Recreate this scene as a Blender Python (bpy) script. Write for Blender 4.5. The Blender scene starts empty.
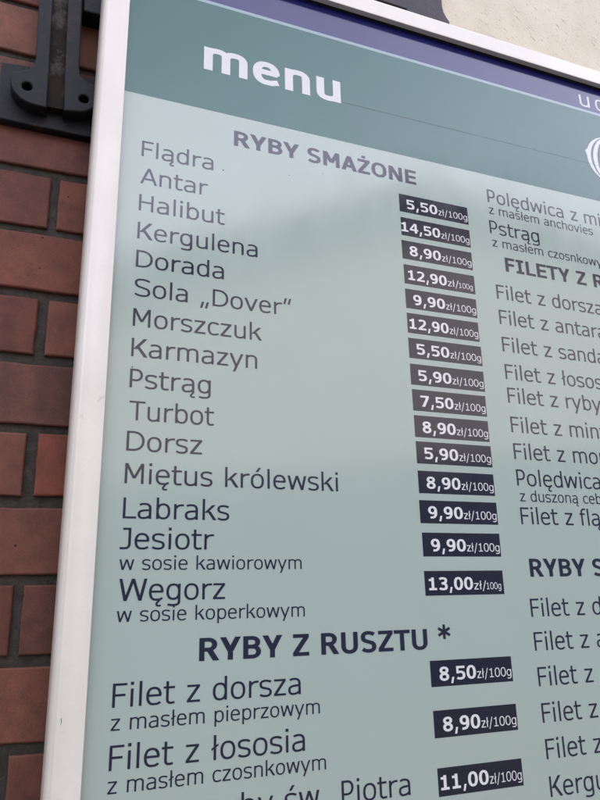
import bpy, bmesh, math, random
from mathutils import Vector, Matrix, Euler, noise
random.seed(7)
sc = bpy.context.scene
COL = sc.collection
EYE = 1.45                      # camera height above the pavement (m); board plane y = 0, wall behind it at y > 0
R = math.radians

# ------------------------------------------------------------------ camera
ROWS = ((0.93432415, 0.01915525, -0.35590934),      # camera right / down / forward
        (0.08117709, 0.96087524, 0.2648189),        # in board axes (X, down, into wall)
        (0.34705715, -0.27631837, 0.89621398))
def axis(r): return Vector((r[0], r[2], -r[1]))
right, down, fwd = (axis(r) for r in ROWS)
cam_d = bpy.data.cameras.new('camera'); cam = bpy.data.objects.new('camera', cam_d); COL.objects.link(cam)
m = Matrix((right, -down, -fwd)).transposed().to_4x4(); m.translation = Vector((0, -0.7, EYE))
cam.matrix_world = m
cam_d.sensor_width = 36; cam_d.lens = 36 * 682.7 / 800; cam_d.clip_start = 0.01; cam_d.clip_end = 500
sc.camera = cam

# ------------------------------------------------------------------ sky, sun, exposure
CLOUD = 15.0
SUN_EL, SUN_AZ = 58.0, -40.0     # azimuth clockwise from +Y: behind the wall, so the board hangs in open shade
w = bpy.data.worlds.new('World'); sc.world = w; w.use_nodes = True
nt = w.node_tree; bg = nt.nodes['Background']
sky = nt.nodes.new('ShaderNodeTexSky'); sky.sky_type = 'NISHITA'; sky.sun_disc = False
sky.sun_elevation = R(SUN_EL); sky.sun_rotation = R(SUN_AZ); sky.dust_density = 6; sky.air_density = 1.0; sky.ozone_density = 1.0
hs = nt.nodes.new('ShaderNodeHueSaturation'); hs.inputs['Saturation'].default_value = 0.7
nt.links.new(sky.outputs[0], hs.inputs['Color'])
tc = nt.nodes.new('ShaderNodeTexCoord')                            # high, nearly closed bright cloud
cn = nt.nodes.new('ShaderNodeTexNoise'); cn.inputs['Scale'].default_value = 1.7; cn.inputs['Detail'].default_value = 6; cn.inputs['Roughness'].default_value = 0.55
nt.links.new(tc.outputs['Generated'], cn.inputs['Vector'])
cr = nt.nodes.new('ShaderNodeMapRange'); cr.inputs['From Min'].default_value = 0.30; cr.inputs['From Max'].default_value = 0.58; cr.inputs['To Min'].default_value = 0.55; cr.inputs['To Max'].default_value = 1.0
nt.links.new(cn.outputs[0], cr.inputs[0])
sx = nt.nodes.new('ShaderNodeSeparateXYZ'); nt.links.new(tc.outputs['Generated'], sx.inputs[0])   # cloud cover shaped to thin leftwards, so frame bevel and bricks darken
lr = nt.nodes.new('ShaderNodeMapRange'); lr.inputs['From Min'].default_value = -0.75; lr.inputs['From Max'].default_value = 0.0; lr.inputs['To Min'].default_value = 0.12; lr.inputs['To Max'].default_value = 1.0
nt.links.new(sx.outputs['X'], lr.inputs[0])
up = nt.nodes.new('ShaderNodeMapRange'); up.inputs['From Min'].default_value = 0.57; up.inputs['From Max'].default_value = 0.72; up.inputs['To Min'].default_value = 1.0; up.inputs['To Max'].default_value = 0.55   # also thinned higher up, so the header bands mirror less brightness
nt.links.new(sx.outputs['Z'], up.inputs[0])
m0 = nt.nodes.new('ShaderNodeMath'); m0.operation = 'MULTIPLY'; nt.links.new(lr.outputs[0], m0.inputs[0]); nt.links.new(up.outputs[0], m0.inputs[1])
ml = nt.nodes.new('ShaderNodeMath'); ml.operation = 'MULTIPLY'; nt.links.new(cr.outputs[0], ml.inputs[0]); nt.links.new(m0.outputs[0], ml.inputs[1])
cm = nt.nodes.new('ShaderNodeMix'); cm.data_type = 'RGBA'; nt.links.new(ml.outputs[0], cm.inputs[0]); nt.links.new(hs.outputs[0], cm.inputs[6]); cm.inputs[7].default_value = (CLOUD * 0.92, CLOUD * 0.91, CLOUD * 1.10, 1)
nt.links.new(cm.outputs[2], bg.inputs[0]); bg.inputs[1].default_value = 0.13
sd = bpy.data.lights.new('sun', 'SUN'); sd.energy = 4.6; sd.angle = R(0.6); sd.color = (1, 0.93, 0.84)
sun = bpy.data.objects.new('sun', sd); COL.objects.link(sun)
to_sun = Vector((math.sin(R(SUN_AZ)) * math.cos(R(SUN_EL)), math.cos(R(SUN_AZ)) * math.cos(R(SUN_EL)), math.sin(R(SUN_EL))))
sun.rotation_euler = to_sun.to_track_quat('Z', 'Y').to_euler(); sun.location = (3, -6, 9)
vs_ = sc.view_settings; vs_.view_transform = 'Standard'; vs_.look = 'None'; vs_.exposure = 1.28; vs_.gamma = 1
sc.cycles.max_bounces = 8

# ------------------------------------------------------------------ materials
def new_mat(name):
    mt = bpy.data.materials.new(name); mt.use_nodes = True
    return mt, mt.node_tree, mt.node_tree.nodes['Principled BSDF']
def node(nt, typ, **kw):
    n = nt.nodes.new(typ)
    for k, v in kw.items(): setattr(n, k, v)
    return n
def setin(n, **kw):
    for k, v in kw.items(): n.inputs[k.replace('_', ' ')].default_value = v
    return n
def ramp(nt, stops):
    r = nt.nodes.new('ShaderNodeValToRGB'); el = r.color_ramp.elements
    while len(el) < len(stops): el.new(0.5)
    for e, (p, c) in zip(el, stops): e.position = p; e.color = c if len(c) == 4 else (*c, 1)
    return r
def noise_tex(nt, scale, detail=4, rough=0.5, vec=None, stretch=None, rot=None):
    n = node(nt, 'ShaderNodeTexNoise'); setin(n, Scale=scale, Detail=detail, Roughness=rough)
    g = node(nt, 'ShaderNodeNewGeometry'); src = g.outputs['Position']
    if stretch:
        if rot:
            mr = node(nt, 'ShaderNodeMapping'); mr.inputs['Rotation'].default_value = rot
            nt.links.new(src, mr.inputs['Vector']); src = mr.outputs[0]
        mp = node(nt, 'ShaderNodeMapping'); mp.inputs['Scale'].default_value = stretch
        nt.links.new(src, mp.inputs['Vector']); src = mp.outputs[0]
    nt.links.new(src, n.inputs['Vector'])
    return n

def print_mat(name, rgb, rough=0.11, vary=0.02, spec=0.5):
    """laminated print: one gloss film lies over panel, bands, ink and stickers alike"""
    mt, nt, b = new_mat(name)
    n1 = noise_tex(nt, 9.0, 5, 0.6)
    r = ramp(nt, [(0.3, [c * (1 - vary) for c in rgb]), (0.7, [min(1, c * (1 + vary)) for c in rgb])])
    nt.links.new(n1.outputs[0], r.inputs[0]); nt.links.new(r.outputs[0], b.inputs['Base Color'])
    n2 = noise_tex(nt, 16, 7, 0.7, stretch=(1.5, 1, 0.5))      # wiped dust: smears in the gloss
    mr = node(nt, 'ShaderNodeMapRange'); setin(mr, From_Min=0.3, From_Max=0.7, To_Min=rough * 0.7, To_Max=rough * 1.5)
    nt.links.new(n2.outputs[0], mr.inputs[0]); nt.links.new(mr.outputs[0], b.inputs['Roughness'])
    w1 = noise_tex(nt, 7.0, 1, 0.4, stretch=(1, 1, 0.5))      # the film is not perfectly flat
    w2 = noise_tex(nt, 60.0, 2, 0.5, stretch=(1.6, 1, 0.25))
    ad = node(nt, 'ShaderNodeMath', operation='MULTIPLY_ADD'); ad.inputs[1].default_value = 0.05
    nt.links.new(w2.outputs[0], ad.inputs[0]); nt.links.new(w1.outputs[0], ad.inputs[2])
    bp = node(nt, 'ShaderNodeBump'); setin(bp, Strength=1.0, Distance=0.0011)
    nt.links.new(ad.outputs[0], bp.inputs['Height']); nt.links.new(bp.outputs[0], b.inputs['Normal'])
    setin(b, IOR=1.54); b.inputs['Specular IOR Level'].default_value = spec
    return mt

M = {}
M['panel'] = print_mat('pale print', (0.328, 0.402, 0.352), vary=0.015)
M['green'] = print_mat('sea green print', (0.006, 0.092, 0.072), vary=0.05)
M['purple'] = print_mat('violet print', (0.010, 0.012, 0.105), vary=0.04)
M['line'] = print_mat('pale line print', (0.24, 0.33, 0.35))
M['ink'] = print_mat('navy ink', (0.010, 0.012, 0.032))
M['white_ink'] = print_mat('white ink', (0.56, 0.56, 0.555))
M['tag'] = print_mat('navy sticker', (0.007, 0.008, 0.022))
M['tag_ink'] = print_mat('white sticker ink', (0.64, 0.64, 0.625))

def frame_mat():
    mt, nt, b = new_mat('white powder coated aluminium')
    n = noise_tex(nt, 14, 4, 0.6); r = ramp(nt, [(0.35, (0.61, 0.575, 0.505)), (0.7, (0.665, 0.628, 0.555))])
    d = noise_tex(nt, 55, 6, 0.7); rd = ramp(nt, [(0.27, (0.55, 0.53, 0.50)), (0.33, (1, 1, 1))])
    mx = node(nt, 'ShaderNodeMix', data_type='RGBA', blend_type='MULTIPLY'); mx.inputs[0].default_value = 0.5
    nt.links.new(n.outputs[0], r.inputs[0]); nt.links.new(d.outputs[0], rd.inputs[0])
    nt.links.new(r.outputs[0], mx.inputs[6]); nt.links.new(rd.outputs[0], mx.inputs[7]); nt.links.new(mx.outputs[2], b.inputs['Base Color'])
    setin(b, Roughness=0.30, IOR=1.7)
    bp = node(nt, 'ShaderNodeBump'); setin(bp, Strength=0.25, Distance=0.0004)
    n3 = noise_tex(nt, 300, 3, 0.6); nt.links.new(n3.outputs[0], bp.inputs['Height']); nt.links.new(bp.outputs[0], b.inputs['Normal'])
    return mt
M['frame'] = frame_mat()
mt, nt, b = new_mat('black rubber gasket'); setin(b, Roughness=0.6); b.inputs['Base Color'].default_value = (0.012, 0.012, 0.014, 1); M['gasket'] = mt
mt, nt, b = new_mat('dark hairline'); setin(b, Roughness=0.5); b.inputs['Base Color'].default_value = (0.03, 0.05, 0.05, 1); M['hairline'] = mt

def brick_mat():
    mt, nt, b = new_mat('red clinker brick')
    at = node(nt, 'ShaderNodeAttribute', attribute_name='brick_tint')
    n = noise_tex(nt, 38, 6, 0.65); r = ramp(nt, [(0.28, (0.58, 0.54, 0.52)), (0.74, (1.26, 1.22, 1.2))])
    nt.links.new(n.outputs[0], r.inputs[0])
    mx = node(nt, 'ShaderNodeMix', data_type='RGBA', blend_type='MULTIPLY'); mx.inputs[0].default_value = 1
    nt.links.new(at.outputs['Color'], mx.inputs[6]); nt.links.new(r.outputs[0], mx.inputs[7])
    v = node(nt, 'ShaderNodeTexVoronoi'); setin(v, Scale=48.0); g = node(nt, 'ShaderNodeNewGeometry'); nt.links.new(g.outputs['Position'], v.inputs['Vector'])
    rv = ramp(nt, [(0.05, (0.12, 0.10, 0.10)), (0.085, (1, 1, 1))]); nt.links.new(v.outputs['Distance'], rv.inputs[0])
    gate = noise_tex(nt, 17, 2, 0.5); rg = ramp(nt, [(0.52, (0, 0, 0)), (0.56, (1, 1, 1))]); nt.links.new(gate.outputs[0], rg.inputs[0])
    m2 = node(nt, 'ShaderNodeMix', data_type='RGBA', blend_type='MULTIPLY')
    nt.links.new(rg.outputs[0], m2.inputs[0]); nt.links.new(mx.outputs[2], m2.inputs[6]); nt.links.new(rv.outputs[0], m2.inputs[7])
    sp = noise_tex(nt, 900, 2, 0.6); rs = ramp(nt, [(0.35, (0.8, 0.8, 0.8)), (0.65, (1.12, 1.12, 1.12))]); nt.links.new(sp.outputs[0], rs.inputs[0])
    m3 = node(nt, 'ShaderNodeMix', data_type='RGBA', blend_type='MULTIPLY'); m3.inputs[0].default_value = 1
    nt.links.new(m2.outputs[2], m3.inputs[6]); nt.links.new(rs.outputs[0], m3.inputs[7]); nt.links.new(m3.outputs[2], b.inputs['Base Color'])
    bp = node(nt, 'ShaderNodeBump'); setin(bp, Strength=0.5, Distance=0.0015)
    n3 = noise_tex(nt, 120, 6, 0.7); nt.links.new(n3.outputs[0], bp.inputs['Height']); nt.links.new(bp.outputs[0], b.inputs['Normal'])
    setin(b, Roughness=0.75)
    return mt
M['brick'] = brick_mat()
def rough_mat(name, c0, c1, scale, bump, dist, rough=0.9):
    mt, nt, b = new_mat(name)
    n = noise_tex(nt, scale, 8, 0.68); r = ramp(nt, [(0.3, c0), (0.7, c1)])
    nt.links.new(n.outputs[0], r.inputs[0]); nt.links.new(r.outputs[0], b.inputs['Base Color'])
    bp = node(nt, 'ShaderNodeBump'); setin(bp, Strength=bump, Distance=dist)
    n3 = noise_tex(nt, scale * 4, 6, 0.7); nt.links.new(n3.outputs[0], bp.inputs['Height']); nt.links.new(bp.outputs[0], b.inputs['Normal'])
    setin(b, Roughness=rough); return mt
M['mortar'] = rough_mat('grey mortar', (0.036, 0.031, 0.024), (0.090, 0.079, 0.062), 70, 1.0, 0.005)
M['asphalt'] = rough_mat('pavement', (0.035, 0.034, 0.032), (0.06, 0.058, 0.054), 6, 0.5, 0.004)
def plaster_mat():
    mt, nt, b = new_mat('cream scratched render')
    n = noise_tex(nt, 9, 6, 0.6); r = ramp(nt, [(0.3, (0.60, 0.54, 0.415)), (0.7, (0.71, 0.65, 0.52))]); nt.links.new(n.outputs[0], r.inputs[0])
    s = noise_tex(nt, 1.0, 5, 0.7, stretch=(60, 60, 300), rot=(0, R(-38), 0)); rs = ramp(nt, [(0.30, (0.16, 0.12, 0.08)), (0.40, (1, 1, 1))]); nt.links.new(s.outputs[0], rs.inputs[0])
    mx = node(nt, 'ShaderNodeMix', data_type='RGBA', blend_type='MULTIPLY')
    gt = noise_tex(nt, 22, 3, 0.6); rgt = ramp(nt, [(0.40, (0.1, 0.1, 0.1)), (0.62, (1, 1, 1))]); nt.links.new(gt.outputs[0], rgt.inputs[0]); nt.links.new(rgt.outputs[0], mx.inputs[0])
    nt.links.new(r.outputs[0], mx.inputs[6]); nt.links.new(rs.outputs[0], mx.inputs[7]); nt.links.new(mx.outputs[2], b.inputs['Base Color'])
    g = noise_tex(nt, 260, 6, 0.7)
    sk = noise_tex(nt, 330, 3, 0.6); rsk = ramp(nt, [(0.29, (0.30, 0.24, 0.17)), (0.36, (1, 1, 1))]); nt.links.new(sk.outputs[0], rsk.inputs[0])
    mk = node(nt, 'ShaderNodeMix', data_type='RGBA', blend_type='MULTIPLY'); mk.inputs[0].default_value = 0.8
    nt.links.new(mx.outputs[2], mk.inputs[6]); nt.links.new(rsk.outputs[0], mk.inputs[7]); nt.links.new(mk.outputs[2], b.inputs['Base Color'])
    ad = node(nt, 'ShaderNodeMath', operation='MULTIPLY_ADD'); ad.inputs[1].default_value = 1.2
    nt.links.new(rs.outputs[0], ad.inputs[0]); nt.links.new(g.outputs[0], ad.inputs[2])
    bp = node(nt, 'ShaderNodeBump'); setin(bp, Strength=0.7, Distance=0.0012); nt.links.new(ad.outputs[0], bp.inputs['Height']); nt.links.new(bp.outputs[0], b.inputs['Normal'])
    setin(b, Roughness=0.9); return mt
M['plaster'] = plaster_mat()
def iron_mat(name, c0, c1, rust, lo, hi, rough=0.5):
    mt, nt, b = new_mat(name)
    n = noise_tex(nt, 40, 6, 0.65); r = ramp(nt, [(0.3, c0), (0.75, c1)]); nt.links.new(n.outputs[0], r.inputs[0])
    k = noise_tex(nt, 26, 8, 0.7); rk = ramp(nt, [(lo, (0, 0, 0)), (hi, (1, 1, 1))]); nt.links.new(k.outputs[0], rk.inputs[0])
    mx = node(nt, 'ShaderNodeMix', data_type='RGBA'); nt.links.new(rk.outputs[0], mx.inputs[0]); nt.links.new(r.outputs[0], mx.inputs[6]); mx.inputs[7].default_value = (*rust, 1)
    nt.links.new(mx.outputs[2], b.inputs['Base Color'])
    bp = node(nt, 'ShaderNodeBump'); setin(bp, Strength=0.5, Distance=0.0015)
    n3 = noise_tex(nt, 150, 6, 0.7); nt.links.new(n3.outputs[0], bp.inputs['Height']); nt.links.new(bp.outputs[0], b.inputs['Normal'])
    setin(b, Roughness=rough); b.inputs['Specular IOR Level'].default_value = 0.3; return mt
M['iron'] = iron_mat('black painted cast iron', (0.002, 0.0024, 0.004), (0.0055, 0.0065, 0.010), (0.03, 0.017, 0.011), 0.56, 0.68, 0.6)
M['rust'] = iron_mat('rusty bare iron', (0.007, 0.0045, 0.003), (0.022, 0.012, 0.007), (0.055, 0.050, 0.045), 0.54, 0.62, 0.85)
M['slate'] = iron_mat('dull dark iron', (0.022, 0.019, 0.025), (0.042, 0.037, 0.046), (0.06, 0.045, 0.04), 0.64, 0.74)

# ------------------------------------------------------------------ object helpers
def link(name, me, mat, parent=None):
    o = bpy.data.objects.new(name, me); COL.objects.link(o)
    if mat is not None:
        for mm in (mat if isinstance(mat, (list, tuple)) else [mat]): me.materials.append(mm)
    if parent: o.parent = parent
    return o
def empty(name, loc=(0, 0, 0)):
    o = bpy.data.objects.new(name, None); COL.objects.link(o); o.location = loc; o.empty_display_size = 0.05; return o
def tag(o, label=None, cat=None, group=None, kind=None):
    for k, v in (('label', label), ('category', cat), ('group', group), ('kind', kind)):
        if v: o[k] = v
    return o
def mesh(name, vs, fs):
    me = bpy.data.meshes.new(name); me.from_pydata(vs, [], fs); me.update(); return me
def box_bm(bm, x0, x1, y0, y1, z0, z1, bev=0.0):
    v = [bm.verts.new(p) for p in ((x0, y0, z0), (x1, y0, z0), (x1, y1, z0), (x0, y1, z0), (x0, y0, z1), (x1, y0, z1), (x1, y1, z1), (x0, y1, z1))]
    fs = [bm.faces.new([v[i] for i in f]) for f in ((0, 1, 5, 4), (1, 2, 6, 5), (2, 3, 7, 6), (3, 0, 4, 7), (4, 5, 6, 7), (3, 2, 1, 0))]
    if bev: bmesh.ops.bevel(bm, geom=list({e for f in fs for e in f.edges}), offset=bev, segments=2, profile=0.5, affect='EDGES')
    return fs
def bm_mesh(bm, name, smooth=False):
    bmesh.ops.recalc_face_normals(bm, faces=bm.faces[:])
    me = bpy.data.meshes.new(name); bm.to_mesh(me); bm.free()
    if smooth: me.shade_smooth()
    return me
def prism(name, loops, y_front, y_back, bev=0.0):
    """outline(s) in (x, z) extruded from y_front back to y_back; later loops are holes"""
    cu = bpy.data.curves.new(name, 'CURVE'); cu.dimensions = '2D'; cu.fill_mode = 'BOTH'
    for lp in loops:
        s = cu.splines.new('POLY'); s.points.add(len(lp) - 1); s.use_cyclic_u = True
        for p, q in zip(s.points, lp): p.co = (q[0], q[1], 0, 1)
    cu.extrude = (y_back - y_front) / 2 - bev; cu.bevel_depth = bev; cu.bevel_resolution = 2; cu.offset = -bev
    o = bpy.data.objects.new(name, cu); COL.objects.link(o); bpy.context.view_layer.update()
    me = bpy.data.meshes.new_from_object(o.evaluated_get(bpy.context.evaluated_depsgraph_get()))
    bpy.data.objects.remove(o); bpy.data.curves.remove(cu)
    me.transform(Matrix.Translation((0, (y_front + y_back) / 2, 0)) @ Matrix.Rotation(R(90), 4, 'X'))
    me.name = name
    return me

# ------------------------------------------------------------------ ground
me = mesh('ground', [(-80, -80, 0), (80, -80, 0), (80, 80, 0), (-80, 80, 0)], [(0, 1, 2, 3)])
tag(link('ground', me, M['asphalt']), kind='structure')

# ------------------------------------------------------------------ brick wall
WALL = 0.065
KW = 0.765 / 0.735
PITCH, JOINT = 0.0751 * KW, 0.0100 * KW
def brick_wall():
    bm = bmesh.new(); lay = bm.loops.layers.float_color.new('brick_tint')
    X0, X1 = -1.9, 0.30
    z_ref = EYE + 0.3965 * KW                       # middle of a bed joint: the course above it has an upright joint beside the board
    n0 = -int((z_ref - 0.0) / PITCH) // 2 * 2; n1 = int((4.2 - z_ref) / PITCH)
    rb = random.Random(3)
    for n in range(n0, n1):
        zb = z_ref + n * PITCH + JOINT / 2; zt = zb + PITCH - JOINT
        xj = (-0.0105 if n % 2 == 0 else -0.0105 - 0.1305) * KW
        k0 = int((X0 - xj) / (0.261 * KW)) - 1
        for k in range(k0, k0 + 11):
            a = xj + (k * 0.261 + 0.0051) * KW; c = a + (0.261 - 0.0102) * KW
            a = max(a, X0); c = min(c, X1)
            if c - a < 0.03: continue
            j = [rb.uniform(-0.0011, 0.0011) for _ in range(4)]
            yo = rb.uniform(-0.0012, 0.0012)
            xa, xc, za, zc, c_ = a + j[0], c + j[1], zb + j[2], zt + j[3], 0.0018
            rings = []
            nx = max(2, int((xc - xa) / 0.02)); nz = 4
            def ring(ins, y):
                p = [(xa + ins + (xc - xa - 2 * ins) * i / nx, za + ins) for i in range(nx)] + [(xc - ins, za + ins + (zc - za - 2 * ins) * i / nz) for i in range(nz)]
                p += [(xc - ins - (xc - xa - 2 * ins) * i / nx, zc - ins) for i in range(nx)] + [(xa + ins, zc - ins - (zc - za - 2 * ins) * i / nz) for i in range(nz)]
                return [bm.verts.new((x, y, z)) for x, z in p]
            r0, r1, r2, r3 = ring(c_ * 1.0, WALL + yo), ring(c_ * .3, WALL + yo + c_ * .4), ring(0, WALL + yo + c_), ring(0, WALL + 0.03)
            mine = [bm.faces.new(r0)]
            for p_, q_ in ((r0, r1), (r1, r2), (r2, r3)):
                for i in range(len(p_)): mine.append(bm.faces.new((p_[i], q_[i], q_[(i + 1) % len(p_)], p_[(i + 1) % len(p_)])))
            t = rb.uniform(0.70, 1.16); hue = rb.uniform(-1, 1)
            base = (0.158 * t, (0.051 + 0.010 * hue) * t, (0.030 + 0.008 * hue) * t, 1)
            if rb.random() < 0.10: base = (0.085 * t, 0.040 * t, 0.031 * t, 1)
            for f in mine:
                f.material_index = 0
                for l in f.loops: l[lay] = base
    for f in box_bm(bm, X0 + 0.003, X1 - 0.003, WALL + 0.0055, WALL + 0.30, 0.0, 4.2): f.material_index = 1
    # small irregular displacement so that edges are not ruler straight
    for v in bm.verts:
        q = v.co * 55
        v.co.z += 0.0010 * noise.noise(q) + 0.0005 * noise.noise(q * 4); v.co.x += 0.0009 * noise.noise(q + Vector((9, 3, 5))) + 0.0005 * noise.noise(q * 4 + Vector((2, 7, 1)))
    return bm_mesh(bm, 'brick_wall')
o = link('brick_wall', brick_wall(), [M['brick'], M['mortar']])
tag(o, 'dark red brick wall with grey mortar joints behind the menu board', 'wall')

# rendered wall beside the brick, behind the upper edge of the board
bm = bmesh.new(); box_bm(bm, 0.302, 5.0, WALL - 0.002, WALL + 0.30, 0.0, 4.2)
tag(link('plaster_wall', bm_mesh(bm, 'plaster_wall'), M['plaster']), 'cream coloured wall of scratched plaster above the menu board', 'wall')

# ------------------------------------------------------------------ lettering: humanist sans glyphs drawn as strokes
XH, CAP, ASC, DSC = 0.545, 0.727, 0.760, -0.207
ADV_R = dict(a=.601, b=.623, c=.521, d=.623, e=.596, f=.352, g=.623, h=.633, i=.274, j=.344, k=.592, l=.274, m=.973, n=.633, o=.607, p=.623, r=.427, s=.521, t=.394, u=.633, v=.592, w=.818, y=.592, z=.525,
    A=.684, D=.771, F=.575, H=.751, J=.455, K=.693, L=.557, M=.843, P=.603, S=.684, T=.616, W=.989)
ADV_B = dict(m=1.058, e=.664, n=.712, u=.712, R=.782, Y=.737, B=.762, S=.710, M=.948, A=.776, Z=.692, O=.850, N=.847, E=.683, F=.650, I=.546, L=.637, T=.682, U=.812)
class Pen:
    def __init__(s, bold):
        s.bold = bold; s.V, s.H = (0.180, 0.124) if bold else (0.089, 0.071); s.polys = []     # each stroke: (verts, faces)
    def rect(s, x0, x1, y0, y1): s.polys.append(([(x0, y0), (x1, y0), (x1, y1), (x0, y1)], [(0, 1, 2, 3)]))
    def vert(s, x, y0, y1): s.rect(x, x + s.V, y0, y1)
    def hor(s, x0, x1, y): s.rect(x0, x1, y, y + s.H)
    def diag(s, x0, y0, x1, y1, wd): s.polys.append(([(x0, y0), (x0 + wd, y0), (x1 + wd, y1), (x1, y1)], [(0, 1, 2, 3)]))
    def path(s, pts, closed=False, V=None, H=None):
        hv, hh = (V or s.V) / 2, (H or s.H) / 2
        q = []
        for p in pts:
            if not q or (abs(p[0] - q[-1][0]) + abs(p[1] - q[-1][1])) > 1e-5: q.append(p)
        if closed and abs(q[0][0] - q[-1][0]) + abs(q[0][1] - q[-1][1]) < 1e-5: q.pop()
        n = len(q); vs = []
        for i in range(n):
            a = q[i - 1] if (i or closed) else q[i]; c = q[(i + 1) % n] if (i < n - 1 or closed) else q[i]
            dx, dy = c[0] - a[0], c[1] - a[1]; d = math.hypot(dx, dy) or 1
            nx, ny = -dy / d, dx / d
            vs += [(q[i][0] + nx * hv, q[i][1] + ny * hh), (q[i][0] - nx * hv, q[i][1] - ny * hh)]
        fs = [(2 * i, 2 * i + 1, 2 * ((i + 1) % n) + 1, 2 * ((i + 1) % n)) for i in range(n if closed else n - 1)]
        s.polys.append((vs, fs))
def arc(cx, cy, rx, ry, a0, a1, n=14, e=2.35):
    out = []
    for i in range(n + 1):
        t = R(a0 + (a1 - a0) * i / n); c, d = math.cos(t), math.sin(t)
        out.append((cx + rx * math.copysign(abs(c) ** (2 / e), c), cy + ry * math.copysign(abs(d) ** (2 / e), d)))
    return out
def bez(p0, p1, p2, p3, n=14):
    return [tuple((1 - t) ** 3 * p0[k] + 3 * (1 - t) ** 2 * t * p1[k] + 3 * (1 - t) * t * t * p2[k] + t ** 3 * p3[k] for k in (0, 1)) for t in [i / n for i in range(n + 1)]]
def glyph(ch, bold):
    """strokes and advance of one character, in ems"""
    P = Pen(bold); V, H = P.V, P.H
    acc = dict(zip('ąęłśóżŻń', 'aelsozZn')); base = acc.get(ch, ch)
    if ch == ' ': return [], (.342 if bold else .352)
    adv = (ADV_B if bold else ADV_R).get(base)
    lb = 0.075 if bold else 0.083          # side bearing of a stem
    ob = 0.040 if bold else 0.048          # side bearing of a bowl
    ov = 0.011
    def ring(x0, x1, y0, y1): 
        P.path(arc((x0 + x1) / 2, (y0 + y1) / 2, (x1 - x0 - V) / 2, (y1 - y0 - H) / 2, 0, 360, 44), True)
    def arch(x0, x1, top, bottom=0.0, join=0.34):      # shoulder from a stem's centre to a right-hand stem
        r = (x1 - x0); ay = top - H / 2; my = top - 0.19
        P.path([(x0, my)] + arc(x0 + r * 0.55, my, r * 0.55, ay - my, 180, 90, 9)[1:] + arc(x0 + r * 0.55, my, r * 0.45, ay - my, 90, 0, 9)[1:] + [(x1, bottom)])
    if base in 'nh':
        P.vert(lb, 0, XH if base == 'n' else ASC); arch(lb + V / 2, adv - lb - V / 2, XH + ov)
    elif base == 'm':
        mid = adv / 2
        P.vert(lb, 0, XH); arch(lb + V / 2, mid, XH + ov); arch(mid, adv - lb - V / 2, XH + ov)
    elif base == 'u':
        x0, x1 = lb + V / 2, adv - lb - V / 2; r = x1 - x0; by = -ov + H / 2; my = 0.18
        P.path([(x0, XH), (x0, my)] + arc(x0 + r * .45, my, r * .45, my - by, 180, 270, 9)[1:] + arc(x0 + r * .45, my, r * .55, my - by, 270, 360, 9)[1:])
        P.vert(adv - lb - V, 0, XH)
    elif base == 'r':
        P.vert(lb, 0, XH); P.path(bez((lb + V / 2, .36), (lb + V / 2 + .06, .48), (lb + .17, XH - H / 2 + .004), (adv + .004, XH - H / 2 - .003)))
    elif base in 'il':
        P.vert((adv - V) / 2, 0, XH if base == 'i' else ASC)
        if base == 'i': P.rect((adv - V) / 2 - .006, (adv + V) / 2 + .006, .655, .755)
        if ch == 'ł': P.polys.append(([(.02, .285), (.02, .355), (adv - .02, .50), (adv - .02, .43)], [(0, 1, 2, 3)]))
    elif base == 'j':
        x = adv - .083 - V / 2; P.path([(x, XH), (x, -.08)] + arc(x - .13, -.08, .13, .09, 0, -90, 8)[1:] + [(.0, -.17)]); P.rect(x - V / 2, x + V / 2, .655, .755)
    elif base in 'bp':
        P.vert(lb, 0 if base == 'b' else DSC, ASC if base == 'b' else XH); ring(lb, adv - ob, -ov, XH + ov)
    elif base in 'dg':
        P.vert(adv - lb - V, 0 if base == 'd' else -.05, ASC if base == 'd' else XH); ring(ob, adv - lb, -ov if base == 'd' else .005, XH + ov)
        if base == 'g':
            x = adv - lb - V / 2
            P.path([(x, -.0), (x, -.05)] + arc(x - .19, -.05, .19, .115, 0, -90, 10)[1:] + [(x - .25, -.167), (ob + .052, -.145)])
    elif base == 'o': ring(ob, adv - ob, -ov, XH + ov)
    elif base == 'c':
        x0 = ob + V / 2; cx = adv * .58; cy = XH / 2; rx = cx - x0; ry = (XH + 2 * ov - H) / 2
        P.path([(adv - .035, XH - .075), (adv - .13, XH - .035)] + arc(cx - .01, cy, rx - .01, ry, 90, 270, 22) + [(adv - .13, .035), (adv - .035, .075)])
    elif base == 'e':
        x0, x1 = ob + V / 2, adv - ob - V / 2; cx = (x0 + x1) / 2; rx = (x1 - x0) / 2; cy = XH / 2 + .012; ry = (XH + 2 * ov - H) / 2
        yb = .255 if not bold else .235
        P.path([(x1, yb + H * .3)] + arc(cx, XH / 2, rx, ry, 10, 180, 22)[0:] + arc(cx, XH / 2, rx, ry, 180, 265, 11)[1:] + [(cx + .1, -ov + H / 2 + .002), (adv - ob - .035, .075 if not bold else .10)])
        P.hor(ob + V * .6, adv - ob - V * .25, yb)
    elif base == 'a':
        xr = adv - (.085 if not bold else .07); x0 = ob + V / 2 - .004; x1 = xr - V / 2; ty = XH + ov - H / 2
        P.path([(x0 + .02, ty - .035)] + bez((x0 + .02, ty - .035), (x0 + .09, ty - .004), (x0 + .13, ty), (x0 + .19, ty), 6)[1:] + bez((x0 + .19, ty), (x1 - .08, ty), (x1, ty - .04), (x1, .35), 10)[1:] + [(x1, 0)])
        P.path([(x1, .305), (x1 - .12, .298)] + bez((x1 - .12, .298), (x1 - .30, .288), (x0, .26), (x0, .158), 10)[1:] + bez((x0, .158), (x0, .06), (x0 + .06, -ov + H / 2), (x0 + .13, -ov + H / 2), 8)[1:] + bez((x0 + .13, -ov + H / 2), (x1 - .12, -ov + H / 2), (x1 - .05, .06), (x1, .12), 8)[1:])
    elif base == 's':
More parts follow.
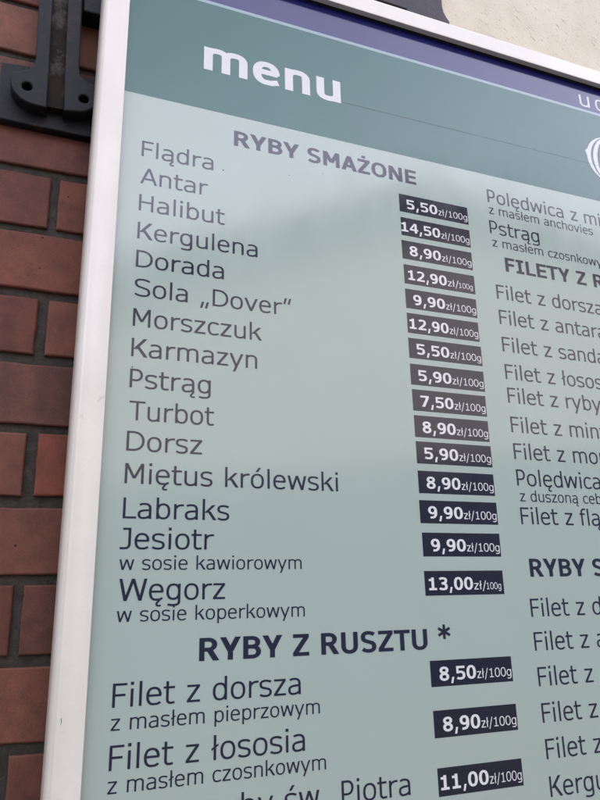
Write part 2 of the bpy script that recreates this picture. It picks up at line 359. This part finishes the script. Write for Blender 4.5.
        x0, x1 = .036 + V / 2, adv - .036 - V / 2; t, b_ = XH + ov - H / 2, -ov + H / 2; mx = (x0 + x1) / 2; my = XH / 2
        P.path([(x1 + .015, t - .045)] + bez((x1 + .015, t - .045), (x1 - .06, t - .005), (mx + .05, t), (mx, t), 6)[1:] + bez((mx, t), (x0 + .04, t), (x0, t - .06), (x0, t - .115), 8)[1:] + bez((x0, t - .115), (x0, my + .01), (mx - .06, my + .02), (mx, my), 8)[1:] + bez((mx, my), (mx + .06, my - .02), (x1, my - .015), (x1, b_ + .12), 8)[1:] + bez((x1, b_ + .12), (x1, b_ + .05), (x1 - .05, b_), (mx, b_), 8)[1:] + bez((mx, b_), (mx - .08, b_), (x0 + .05, b_ + .01), (x0 - .02, b_ + .05), 6)[1:])
    elif base == 't':
        x = .095; cx = x + V / 2; P.path([(cx, .70), (cx, .16)] + bez((cx, .16), (cx, .05), (cx + .06, .028), (cx + .12, .028), 8)[1:] + [(adv - .012, .04)]); P.hor(.012, adv - .012, XH - H)
    elif base == 'f':
        x = .085; cx = x + V / 2; P.path([(cx, 0), (cx, .56)] + bez((cx, .56), (cx, .70), (cx + .08, ASC - H / 2 + .008), (cx + .15, ASC - H / 2 + .008), 8)[1:] + [(adv + .02, ASC - H / 2)]); P.hor(.012, adv - .03, XH - H)
    elif base == 'k':
        P.vert(lb, 0, ASC); P.diag(lb + V * .75, .26, adv - .15, XH, .12); P.diag(adv - .115, 0, lb + V + .085, .315, .12)
    elif base == 'v':
        wd = .098; P.diag(adv / 2 - wd / 2, 0, .018, XH, wd); P.diag(adv / 2 - wd / 2, 0, adv - .018 - wd, XH, wd)
    elif base == 'w':
        wd = .096; q = adv / 4
        P.diag(q + .005 - wd / 2, 0, .028, XH, wd); P.diag(q + .005 - wd / 2, 0, adv / 2 - wd / 2, XH, wd); P.diag(adv - q - .005 - wd / 2, 0, adv / 2 - wd / 2, XH, wd); P.diag(adv - q - .005 - wd / 2, 0, adv - .028 - wd, XH, wd)
    elif base == 'y':
        wd = .098; P.diag(adv / 2 - wd / 2 - .01, .02, .018, XH, wd); P.diag(.15, DSC, adv - .018 - wd, XH, wd)
    elif base == 'z':
        P.hor(.045, adv - .04, 0); P.hor(.05, adv - .045, XH - H); P.diag(.045, H * .9, adv - .045 - .118, XH - H * .9, .118)
    elif base == 'A':
        wd = V * 1.1; ap = adv / 2; P.diag(.008, 0, ap - wd / 2, CAP, wd); P.diag(adv - .008 - wd, 0, ap - wd / 2, CAP, wd); P.hor(adv * .25, adv * .75, .19 if not bold else .155)
    elif base == 'D':
        x0 = .097; P.vert(x0, 0, CAP); x1 = adv - .045 - V / 2; cx = .36
        P.path([(x0 + V / 2, CAP - H / 2), (cx - .05, CAP - H / 2)] + arc(cx - .05, CAP / 2, x1 - cx + .05, CAP / 2 - H / 2, 90, -90, 28, 2.2)[1:] + [(x0 + V / 2, H / 2)])
    elif base in 'FE':
        x0 = .097 if not bold else .08; P.vert(x0, 0, CAP); P.hor(x0 + V, adv - .028, CAP - H); P.hor(x0 + V, adv - .07 if base == 'F' else adv - .06, .36 - H * .4 if not bold else .305)
        if base == 'E': P.hor(x0 + V, adv - .04, 0)
    elif base == 'H':
        P.vert(.095, 0, CAP); P.vert(adv - .095 - V, 0, CAP); P.hor(.095 + V, adv - .095 - V, .355)
    elif base == 'I':
        P.vert((adv - V) / 2, 0, CAP); P.hor(.05, adv - .05, 0); P.hor(.05, adv - .05, CAP - H)
    elif base == 'J':
        x = adv - .075 - V / 2; P.path([(x, CAP), (x, .2)] + bez((x, .2), (x, .07), (x - .06, .03), (x - .17, .03), 8)[1:] + [(.015, .035)]); P.hor(.10, adv - .075 - V, CAP - H)
    elif base == 'K':
        P.vert(.095, 0, CAP); P.diag(.095 + V * .8, .30, adv - .165, CAP, .135); P.diag(adv - .13, 0, .095 + V + .075, .40, .135)
    elif base == 'L':
        x0 = .097 if not bold else .08; P.vert(x0, 0, CAP); P.hor(x0 + V, adv - .005, 0)
    elif base == 'M':
        x0 = .095 if not bold else .08; wd = V * 1.12; P.vert(x0, 0, CAP); P.vert(adv - x0 - V, 0, CAP); P.diag(adv / 2 - wd / 2, .19 if not bold else .20, x0, CAP, wd); P.diag(adv / 2 - wd / 2, .19 if not bold else .20, adv - x0 - wd, CAP, wd)
    elif base == 'N':
        x0 = .08; wd = V * 1.15; P.vert(x0, 0, CAP); P.vert(adv - x0 - V, 0, CAP); P.diag(adv - x0 - wd, 0, x0, CAP, wd)
    elif base in 'PRB':
        x0 = .097 if not bold else .08; P.vert(x0, 0, CAP); xs = x0 + V / 2
        yb = {'P': .255, 'R': .29, 'B': .325}[base] + (0 if not bold else .0); xr = adv - (.045 if base == 'P' else .09 if base == 'R' else .075) - V / 2
        cy = (yb + CAP) / 2; cx = xs + (xr - xs) * .5
        P.path([(xs, CAP - H / 2), (cx, CAP - H / 2)] + arc(cx, cy, xr - cx, (CAP - yb - H) / 2, 90, -90, 18, 2.1)[1:] + [(xs, yb + H / 2)])
        if base == 'R': P.diag(adv - .005 - V * 1.25, 0, x0 + V + .06, yb + H * .4, V * 1.22)
        if base == 'B':
            xr2 = adv - .045 - V / 2; cx = xs + (xr2 - xs) * .5; yt = yb + H * .95
            P.path([(xs, yt - H / 2), (cx, yt - H / 2)] + arc(cx, yt / 2, xr2 - cx, (yt - H) / 2, 90, -90, 18, 2.1)[1:] + [(xs, H / 2)])
    elif base == 'S':
        x0, x1 = .045 + V / 2, adv - .045 - V / 2; t, b_ = CAP + ov - H / 2, -ov + H / 2; mx = (x0 + x1) / 2; my = CAP / 2
        P.path([(x1 + .01, t - .065)] + bez((x1 + .01, t - .065), (x1 - .06, t - .02), (mx + .07, t), (mx, t), 6)[1:] + bez((mx, t), (x0 + .06, t), (x0, t - .06), (x0, t - .15), 8)[1:] + bez((x0, t - .15), (x0, my + .03), (mx - .09, my + .03), (mx, my), 8)[1:] + bez((mx, my), (mx + .09, my - .03), (x1, my - .03), (x1, b_ + .15), 8)[1:] + bez((x1, b_ + .15), (x1, b_ + .06), (x1 - .06, b_), (mx, b_), 8)[1:] + bez((mx, b_), (mx - .09, b_), (x0 + .04, b_ + .025), (x0 - .02, b_ + .07), 6)[1:])
    elif base == 'T':
        P.vert((adv - V) / 2, 0, CAP - H); P.hor(.005, adv - .005, CAP - H)
    elif base == 'U':
        x0, x1 = .075 + V / 2, adv - .075 - V / 2; cx = (x0 + x1) / 2; P.path([(x0, CAP), (x0, .27)] + arc(cx, .27, (x1 - x0) / 2, .27 + ov - H / 2, 180, 360, 24)[1:] + [(x1, CAP)])
    elif base == 'W':
        wd = .105; q = adv / 4; P.diag(q - wd / 2, 0, .022, CAP, wd); P.diag(q - wd / 2, 0, adv / 2 - wd / 2, CAP, wd); P.diag(adv - q - wd / 2, 0, adv / 2 - wd / 2, CAP, wd); P.diag(adv - q - wd / 2, 0, adv - .022 - wd, CAP, wd)
    elif base == 'Y':
        wd = V * 1.15; P.vert((adv - V) / 2, 0, .30); P.diag((adv - wd) / 2, .27, .004, CAP, wd); P.diag((adv - wd) / 2, .27, adv - .004 - wd, CAP, wd)
    elif base == 'Z':
        P.hor(.045, adv - .04, 0); P.hor(.05, adv - .045, CAP - H); P.diag(.045, H * .95, adv - .045 - V * 1.2, CAP - H * .95, V * 1.2)
    elif base == 'O': ring(.045, adv - .045, -ov, CAP + ov)
    elif base in '0123456789':
        adv = .711 if bold else .636; x0, x1 = .05 + V / 2, adv - .05 - V / 2; cx = adv / 2; t, b_ = CAP + ov - H / 2, -ov + H / 2
        if base == '0': ring(.045, adv - .045, -ov, CAP + ov)
        elif base == '1':
            P.vert(cx - V / 2 + .01, H, CAP); P.hor(cx - (.21 if not bold else .255), cx + (.22 if not bold else .27), 0); P.hor(cx - (.19 if not bold else .25), cx - V / 2 + .01, CAP - H - .08)
        elif base == '2':
            P.path([(x0 - .02, t - .06)] + bez((x0 - .02, t - .06), (x0 + .06, t - .01), (cx - .05, t), (cx, t), 6)[1:] + bez((cx, t), (x1 - .04, t), (x1, t - .07), (x1, t - .16), 8)[1:] + bez((x1, t - .16), (x1, .36), (cx, .27), (x0 + .02, .09), 10)[1:]); P.hor(.05, adv - .04, 0)
        elif base == '3':
            P.path([(x0 - .02, t - .05)] + bez((x0 - .02, t - .05), (x0 + .06, t - .005), (cx - .05, t), (cx, t), 6)[1:] + bez((cx, t), (x1 - .05, t), (x1 - .01, t - .06), (x1 - .01, t - .13), 8)[1:] + bez((x1 - .01, t - .13), (x1 - .01, .42), (cx + .08, .385), (cx - .10, .385), 8)[1:])
            P.path(bez((cx - .10, .385), (cx + .12, .385), (x1, .33), (x1, .20), 8) + bez((x1, .20), (x1, .08), (x1 - .08, b_), (cx - .02, b_), 8)[1:] + bez((cx - .02, b_), (cx - .1, b_), (x0 + .02, b_ + .02), (x0 - .03, b_ + .055), 6)[1:])
        elif base == '4':
            P.vert(adv - .12 - V, 0, CAP); P.hor(.03, adv - .12 - V, .17); P.hor(adv - .12, adv - .02, .17); P.diag(.03, .17 + H * .9, adv - .12 - V - .04, CAP, V * .85)
        elif base == '5':
            P.hor(.085, adv - .07, CAP - H); P.rect(.085, .085 + V * .8, .33, CAP - H)
            P.path([(.085 + V * .4, .40)] + bez((.085 + V * .4, .395), (cx - .02, .425), (x1, .42), (x1, .235), 12)[1:] + bez((x1, .235), (x1, .09), (x1 - .08, b_), (cx - .03, b_), 8)[1:] + bez((cx - .03, b_), (cx - .1, b_), (x0 + .03, b_ + .015), (x0 - .02, b_ + .05), 6)[1:])
        elif base == '7': P.hor(.045, adv - .045, CAP - H); P.diag(.14, 0, adv - .045 - V * 1.15, CAP - H * .95, V * 1.15)
        elif base == '8':
            P.path(arc(cx, (CAP + .385) / 2 - .01, (adv - .13 - V) / 2, (CAP + ov - .345 - H) / 2, 0, 360, 32, 2.15), True); P.path(arc(cx, .20, (adv - .09 - V) / 2, (.425 + ov - H) / 2, 0, 360, 32, 2.15), True)
        elif base in '96':
            P9 = [(x0 + .045, b_ + .012)] + bez((x0 + .045, b_ + .008), (cx - .02, b_ - .01), (x1, b_ - .02), (x1, .38), 14)[1:] + bez((x1, .38), (x1, .60), (x1 - .06, t), (cx, t), 8)[1:]
            P.path(P9); P.path(arc(cx - .012, .49, (adv - .1 - V) / 2 - .008, (CAP + ov - .245 - H) / 2, 0, 360, 32, 2.15), True)
    elif ch == ',': adv = .361 if bold else .364; P.diag(.06, -.17, .15, .165 if bold else .12, .13 if bold else .085)
    elif ch == '.': adv = .364; P.rect(.13, .235, 0, .12)
    elif ch == '-': adv = .454; P.hor(.07, .385, .25)
    elif ch == '/': adv = .454; P.diag(.035, -.15, .335, ASC, .08)
    elif ch in '„”':
        adv = .459; z0 = -.15 if ch == '„' else .50
        for x in (.06, .25): P.diag(x, z0, x + .07, z0 + .27, .085)
    elif ch == '*':
        adv = .711 if bold else .636; cx, cy = adv / 2, .52
        for k in range(3):
            t = R(90 + 60 * k); dx, dy = math.cos(t), math.sin(t); h = .045 if bold else .035; r = .235
            P.polys.append(([(cx - dx * r - dy * h, cy - dy * r + dx * h), (cx - dx * r + dy * h, cy - dy * r - dx * h), (cx + dx * r + dy * h, cy + dy * r - dx * h), (cx + dx * r - dy * h, cy + dy * r + dx * h)], [(0, 1, 2, 3)]))
    if ch in 'ąę':
        x = adv - (.175 if ch == 'ą' else .25); P.path(bez((x + .08, .02), (x, -.06), (x - .05, -.10), (x - .02, -.155), 6) + bez((x - .02, -.155), (x + .02, -.19), (x + .06, -.18), (x + .12, -.165), 5)[1:], V=.075, H=.06)
    if ch in 'śóń': P.diag(adv / 2 - .07, .62, adv / 2 + .045, .785, .10)
    if ch in 'żŻ':
        y = .655 if ch == 'ż' else .80; P.rect(adv / 2 - V * .5, adv / 2 + V * .5, y, y + .12)
    return P.polys, adv
_cache = {}
def lettering(text, bold, size, x, z, y, width=None, xs=1.0, mm=0.001, right=None, track=0.0):
    """mesh of the printed text: left edge of its ink at x, baseline at z (mm on the board), fitted to `width` if given"""
    runs = []; cur = 0.0
    for ch in text:
        if (ch, bold) not in _cache: _cache[(ch, bold)] = glyph(ch, bold)
        po, adv = _cache[(ch, bold)]; runs.append((cur, po)); cur += adv + track
    allx = [u + v[0] for u, po in runs for vs, fs in po for v in vs]; lo, hi = min(allx), max(allx)
    if width: xs = width / ((hi - lo) * size)
    if right is not None: x = right - (hi - lo) * size * xs
    V, F = [], []
    for u, po in runs:
        for k, (vs, fs) in enumerate(po):
            n = len(V); V += [((x + (u + a - lo) * size * xs) * mm, y - k * 0.000003, (z + c * size) * mm + EYE) for a, c in vs]; F += [tuple(n + i for i in f) for f in fs]
    me = mesh('lettering', V, F)
    bm = bmesh.new(); bm.from_mesh(me)
    for f in bm.faces:
        if f.normal.y > 0: f.normal_flip()
    bm.to_mesh(me); bm.free()
    return me

# ------------------------------------------------------------------ menu board
board = empty('menu_board', (0, 0, 0))
tag(board, 'large printed fish menu board with white frame and green header', 'menu board')
XO, XI, XI2, XO2 = 0.0243, 0.0556, 1.560, 1.5913                  # frame: outer and inner edges, left and right
ZO, ZI, ZI2, ZO2 = EYE + 0.8255, EYE + 0.7915, EYE - 0.72, EYE - 0.754
FR, BK = -0.012, 0.040                                            # frame front and back planes
def sheet(name, x0, x1, z0, z1, y, mat, parent, nx=1, nz=1):
    bm = bmesh.new(); bmesh.ops.create_grid(bm, x_segments=nx, y_segments=nz, size=0.5)
    for v in bm.verts: v.co = Vector((x0 + (v.co.x + .5) * (x1 - x0), y, z0 + (v.co.y + .5) * (z1 - z0)))
    me = bpy.data.meshes.new(name); bm.to_mesh(me); bm.free()
    o = link(name, me, mat, parent); return o
bm = bmesh.new(); box_bm(bm, XI - .004, XI2 + .004, 0.0, 0.004, ZI2 - .004, ZI + .004)
link('panel', bm_mesh(bm, 'panel'), M['panel'], board)
ZG = EYE + 0.5785; ZL = EYE + 0.7415; ZL2 = EYE + 0.7462
sheet('header_band', XI - .003, XI2 + .003, ZG, ZL, -0.0001, M['green'], board)
sheet('divider_line', XI - .003, XI2 + .003, ZL, ZL2, -0.0001, M['line'], board)
sheet('top_band', XI - .003, XI2 + .003, ZL2, ZI + .003, -0.0001, M['purple'], board)

def sweep(name, prof, mat, parent, smooth=True):
    """a profile (inset from the outer edge, y) carried round the four mitred sides"""
    V, F = [], []; n = len(prof)
    for cx, cz, sx, sz in ((XO, ZO2, 1, 1), (XO2, ZO2, -1, 1), (XO2, ZO, -1, -1), (XO, ZO, 1, -1)):
        for u, y in prof: V.append((cx + sx * u, y, cz + sz * u))
    for k in range(4):
        a, c = k * n, ((k + 1) % 4) * n
        for i in range(n): F.append((a + i, a + (i + 1) % n, c + (i + 1) % n, c + i))
    me = mesh(name, V, F); bm = bmesh.new(); bm.from_mesh(me); bmesh.ops.recalc_face_normals(bm, faces=bm.faces[:]); bm.to_mesh(me); bm.free()
    o = link(name, me, mat, parent)
    return o
W = XI - XO
prof = [(0, BK), (0, FR + .010)] + [(.0085 - .0085 * math.cos(R(t)), FR + .010 - .010 * math.sin(R(t))) for t in range(12, 91, 13)] + [(W - .0012, FR), (W - .0003, FR + .0004), (W, FR + .0014), (W, -0.0042), (W, -.0042), (W - .002, -.0042), (W - .002, BK)]
prof = [p for i, p in enumerate(prof) if i == 0 or p != prof[i - 1]]
frame = sweep('frame', prof, M['frame'], board)
frame.data.shade_smooth()
md = frame.modifiers.new('edges', 'EDGE_SPLIT'); md.split_angle = R(28)
sweep('gasket', [(W - .0019, -.0041), (W + .0006, -.0041), (W + .0006, -.0001), (W - .0019, -.0001)], M['gasket'], board)

TX = -0.0002
def line(name, text, bold, size, x, z, width=None, mat='ink', label=None, **kw):
    o = link(name, lettering(text, bold, size, x, z, TX, width, **kw), M[mat], board)
    if label: o['label'] = label
    return o
I, S_, T_ = 28.5, 18.6, 29.4
line('headline', 'menu', True, 63.0, 150.5, 638.0, 188.4, 'white_ink')
line('shop_name', 'u', False, 39, 765.4, 752.3, 20.5, 'white_ink'); 
line('shop_name', 'c', False, 39, 798.0, 752.3, None, 'white_ink')
line('section_heading', 'RYBY SMAŻONE', True, T_, 190.6, 535.8, 257.0)
for t, z, wd in (('Flądra', 494.4, 85.2), ('Antar', 458.4, 79.1), ('Halibut', 423.3, 100.0), ('Kergulena', 387.8, 140.6), ('Dorada', 352.8, 99.9), ('Sola „Dover”', 318.1, 182.3), ('Morszczuk', 282.7, 145.7), ('Karmazyn', 248.2, 139.9),
        ('Pstrąg', 213.6, 86.7), ('Turbot', 178.5, 90.0), ('Dorsz', 146.2, 78.5), ('Miętus królewski', 112.6, 235.0), ('Labraks', 77.7, 109.0), ('Jesiotr', 47.8, 94.4), ('Węgorz', -1.1, 105.4)):
    line('menu_line', t, False, I, {'Turbot': 80.9, 'Jesiotr': 78.6}.get(t, 80.0), z, wd)
for t, z, wd in (('w sosie kawiorowym', 27.9, 190.0), ('w sosie koperkowym', -20.3, 192.5), ('z masłem pieprzowym', -114.9, 206.8), ('z masłem czosnkowym', -166.6, 212.0)):
    line('sauce_line', t, False, S_, 79.2, z, wd)
line('section_heading', 'RYBY Z RUSZTU', True, T_, 159.9, -59.0, 257.2); line('footnote_star', '*', True, 33, 431.0, -58.5, 16.6)
for t, z, wd in (('Filet z dorsza', -95.4, 186.3), ('Filet z łososia', -147.8, 189.7), ('Filet z ryby św. Piotra', -199.4, 305.8)): line('menu_line', t, False, I, 79.3, z, wd)
for t, z in (('Polędwica z mintaja', 533.6), ('Pstrąg', 483.6), ('Filet z dorsza', 384.2), ('Filet z antara', 347.0), ('Filet z sandacza', 307.8), ('Filet z łososia', 269.2), ('Filet z ryby', 236.8), ('Filet z mintaja', 197.5),
        ('Filet z morszczuka', 162.4), ('Polędwica z dorsza', 128.5), ('Filet z flądry', 80.6), ('Filet z dorsza', -28.8), ('Filet z antara', -66.9), ('Filet z łososia', -105.8), ('Filet z mintaja', -144.7), ('Filet z flądry', -182.4), ('Kergulena', -220.5)):
    line('menu_line', t, False, I, 561.6 if z < 500 else 563.4, z, None)
for t, z in (('z masłem anchovies', 515.0), ('z masłem czosnkowym', 463.5), ('z duszoną cebulą', 108.9)): line('sauce_line', t, False, S_, 563.6, z)
line('section_heading', 'FILETY Z RYB', True, T_, 581.3, 427.8); line('section_heading', 'RYBY SAUTE', True, T_, 566.6, 17.5)

tags = [(516.6, '5,50', 0), (481.3, '14,50', 0), (447.0, '8,90', 0), (412.1, '12,90', 1), (377.5, '9,90', 0), (343.9, '12,90', 0), (310.0, '5,50', 0), (275.5, '5,90', 0), (242.4, '7,50', 0), (209.3, '8,90', 0), (176.9, '5,90', 0),
        (141.1, '8,90', 0), (106.0, '9,90', 0), (68.4, '9,90', 0), (25.1, '13,00', 1), (-71.2, '8,50', 0), (-122.0, '8,90', 0), (-178.1, '11,00', 0)]
rt = random.Random(5)
for zt, price, small in tags:
    x0, x1 = 418.7 + rt.uniform(-.5, .5), 526.4 + rt.uniform(-.5, .5); z0, z1 = zt - 27.0 + rt.uniform(-.3, .3), zt
    t = sheet('price_tag', x0 / 1000, x1 / 1000, z0 / 1000 + EYE, z1 / 1000 + EYE, -0.0001, M['tag'], board)
    t['label'] = 'navy price sticker reading %s zł/100g' % price
    zb = z0 + 5.9
    wt = x1 - x0; l_, r_ = {'14,50': (0.004, .555), '11,00': (.03, .585), '13,00': (.05, .60), '12,90': (.055, .592) if small else (.03, .566)}.get(price, (.103, .543))
    link('price', lettering(price, True, 19.3, x0 + l_ * wt, zb, TX, (r_ - l_) * wt), M['tag_ink'], t)
    ux = x0 + (r_ + .013) * wt; ue = x0 + .985 * wt
    if small:
        link('unit', lettering('zł/', False, 13.2, ux, zb, TX, 17.0), M['tag_ink'], t); link('unit', lettering('100g', False, 10.6, ux + 17.4, zb, TX, ue - 2.2 - ux - 17.4), M['tag_ink'], t)
    else: link('unit', lettering('zł/100g', False, 13.2, ux, zb, TX, ue - ux), M['tag_ink'], t)

# striped shell emblem, its left edge in view
def emblem():
    cx, cz, r = 0.812, EYE + 0.6585, 0.0465
    V, F = [], []
    bands = [(-1.0, -0.83), (-0.735, -0.55), (-0.43, -0.21), (-0.09, 0.12), (0.21, 0.42), (0.49, 0.67), (0.74, 0.88), (0.93, 1.0)]
    for a, c in bands:
        n = 18; st = len(V)
        for i in range(n + 1):
            t = -1 + 2 * i / n
            q = math.sqrt(max(0, 1 - (t * 0.985) ** 2)); bow = 0.10 * (1 - t * t)
            for k in (a, c):
                V.append((cx + r * (k * q - bow * 0.4 + 0.22 * t * 0.5), TX, cz + r * t * 0.92 + 0.10 * r * k * q * -0.6))
        F += [(st + 2 * i, st + 2 * i + 1, st + 2 * i + 3, st + 2 * i + 2) for i in range(n)]
    # little tip on the outer edge
    st = len(V); V += [(cx - r * 1.10, TX - .00003, cz + r * .18), (cx - r * 1.04, TX - .00003, cz - r * .02), (cx - r * .93, TX - .00003, cz + r * .02), (cx - r * .9, TX - .00003, cz + r * .36)]; F.append((st, st + 1, st + 2, st + 3))
    me = mesh('emblem', V, F); bm = bmesh.new(); bm.from_mesh(me)
    for f in bm.faces:
        if f.normal.y > 0: f.normal_flip()
    bm.to_mesh(me); bm.free(); return me
link('emblem', emblem(), M['white_ink'], board)
# hairline tear in the foil of the header, running on from the headline
V, F = [], []; rs_ = random.Random(2); n = 60
for i in range(n + 1):
    u = i / n; x = 0.342 + u * (0.785 - 0.342); z = EYE + 0.6405 + 0.0036 * u + 0.0004 * noise.noise(Vector((u * 14, 0, 0)))
    h = (0.00022 + 0.00045 * max(0, noise.noise(Vector((u * 9 + 3, 1, 0))) + .25)) * (1 - 0.6 * u)
    V += [(x, TX, z - h), (x, TX, z + h)]
F = [(2 * i, 2 * i + 2, 2 * i + 3, 2 * i + 1) for i in range(n)]
link('scratch', mesh('scratch', V, F), M['hairline'], board)
# a nick in the paint of the left rail
V = [((0.0345 + .0006 * u + .0003 * math.sin(u * 5)) , FR - 0.00012, EYE - 0.105 + 0.006 * u + d) for u in [i / 8 for i in range(9)] for d in (-.0002, .0004)]
link('paint_nick', mesh('paint_nick', [(x + (.0005 if i % 2 else 0), y, z) for i, (x, y, z) in enumerate(V)], [(2 * i, 2 * i + 1, 2 * i + 3, 2 * i + 2) for i in range(8)]), M['hairline'], board)
for x, z, r in ((177.5, 497.5, .9), (262.5, 509.5, .7), (309, 522, .5), (82, 236, .8), (566, 498, .5)):
    me = mesh('speck', [((x + r * math.cos(t) * rs_.uniform(.7, 1.2)) / 1000, TX, (z + r * math.sin(t) * rs_.uniform(.7, 1.2)) / 1000 + EYE) for t in [k * math.pi / 4 for k in range(8)]], [tuple(range(8))])
    link('speck', me, M['hairline'], board)

# ------------------------------------------------------------------ cast iron brackets
def zz(p, k=0.735 / 0.725): return [(x / 1000 * k, z / 1000 * k + EYE) for x, z in p]
KP, KG = 0.753 / 0.725, 0.7425 / 0.725
def disc(cx, cz, r, n=20): return [(cx + r * math.cos(2 * math.pi * k / n), cz + r * math.sin(2 * math.pi * k / n)) for k in range(n)]
br = empty('iron_bracket', (-0.02, WALL, EYE + 0.56))
def under(o, root):
    o.parent = root; o.matrix_parent_inverse = root.matrix_basis.inverted(); return o
tag(br, 'black cast iron bracket with a rusty grooved bar bolted to the brick', 'bracket')
under(link('base_plate', prism('base_plate', [zz([(-79, 524), (50, 523), (50, 606), (36, 606), (-44, 603), (-80, 599)], KP)], WALL - .012, WALL + .004, .0015), M['iron']), br)
def lean(x, z, s_=.035): return (x - s_ * (z - 600), z)
lobe_l = [(-69 + 29 - 29 * math.cos(R(t)), 580 - 29 * math.sin(R(t))) for t in range(-20, 91, 10)]
lobe_r = [(-19 - (x + 19), z) for x, z in reversed(lobe_l)]
left = [lean(-44, 1250), lean(-44, 616), (-45.5, 606), (-50, 599), (-58, 594)] + lobe_l + [(-27, 551)] + [lean(-28.5, 600), lean(-28.5, 1250)]
rightp = [lean(-11, 1250), lean(-11, 600), (-9, 552)] + [(p[0], p[1] + 3) for p in lobe_r] + [(22, 597), (12, 601), (7, 606), lean(5.5, 617), lean(5.5, 1250)]
for pts, hx in ((left, -50.5), (rightp, 12.7)):
    under(link('flange', prism('flange', [zz(pts), zz(disc(hx, 574, 5.6))], WALL - .030, WALL - .0115, .0018), M['iron']), br)
    under(link('bolt', prism('bolt', [zz(disc(hx, 574, 5.3, 6))], WALL - .019, WALL - .011, .001), M['gasket']), br)
under(link('groove', prism('groove', [zz([(-30, 552.5), (-7, 553), lean(-7, 1250), lean(-32, 1250)], KG)], WALL - .0225, WALL - .0113, .0003), M['rust']), br)
under(link('lug', prism('lug', [zz([(3.5, 706), (60, 708), (60, 780), (1.5, 780)])], WALL - .026, WALL + .002, .002), M['iron']), br)

b2 = empty('iron_bracket', (0.49, WALL, EYE + 0.9))
tag(b2, 'dull dark iron bracket foot on the plaster above the board', 'bracket')
foot = [(380, 850), (556, 850), (555, 881), (550, 888), (545.5, 897), (544, 908), (544, 1150), (380, 1150)]
under(link('base_plate', prism('base_plate', [zz(foot, 0.753 / 0.735)], WALL - .012, WALL + .001, .0015), M['slate']), b2)
under(link('bar', prism('bar', [zz([(400, 880), (478, 880), (478, 1180), (400, 1180)], 0.745 / 0.735)], WALL - .020, WALL - .0125, .0015), M['slate']), b2)

# ------------------------------------------------------------------ the house across the way, seen only mirrored in the glossy print
def house():
    root = empty('house', (0, -9, 0))
    tag(root, 'warm plastered house with dark roof edge facing the menu board', 'house')
    D0 = 9.0; Y0 = 0.7 - D0                              # facade plane, 8.3 m in front of the board
    def P_(pts): return [(x * D0, z * D0 + EYE) for x, z in pts]
    def slab(name, pts, y0, y1, m_): return under(link(name, prism(name, [P_(pts)], Y0 + y0, Y0 + y1), m_), root)
    wm = rough_mat('ochre render', (0.53, 0.49, 0.45), (0.59, 0.55, 0.50), 1.5, 0.3, 0.003)
    rm = rough_mat('dark roof tiles', (0.025, 0.023, 0.025), (0.045, 0.04, 0.04), 3, 0.5, 0.01)
    gm_ = rough_mat('slate blue plinth', (0.06, 0.07, 0.085), (0.08, 0.095, 0.115), 2, 0.2, 0.002, 0.5)
    cm_ = rough_mat('pale window blinds', (0.42, 0.41, 0.38), (0.5, 0.49, 0.46), 2, 0.2, 0.002, 0.6)
    slab('wall', [(-.70, .06), (2.2, .42), (2.2, .60), (.62, .70), (-.36, .235), (-.70, .235)], -6, 0, wm)
    slab('plinth', [(-.70, -.16), (2.2, -.16), (2.2, .419), (-.70, .059)], -6.0, .04, gm_)
    slab('roof', [(-.44, .21), (-.44, .26), (.62, .755), (2.3, .66), (2.3, .60), (.62, .695)], -6.2, .22, rm)
    for x, z in ((-.20, .12), (1.35, .40), (1.75, .45)):
        slab('window', [(x, z), (x + .11, z), (x + .11, z + .13), (x, z + .13)], -.02, .02, cm_)
house()
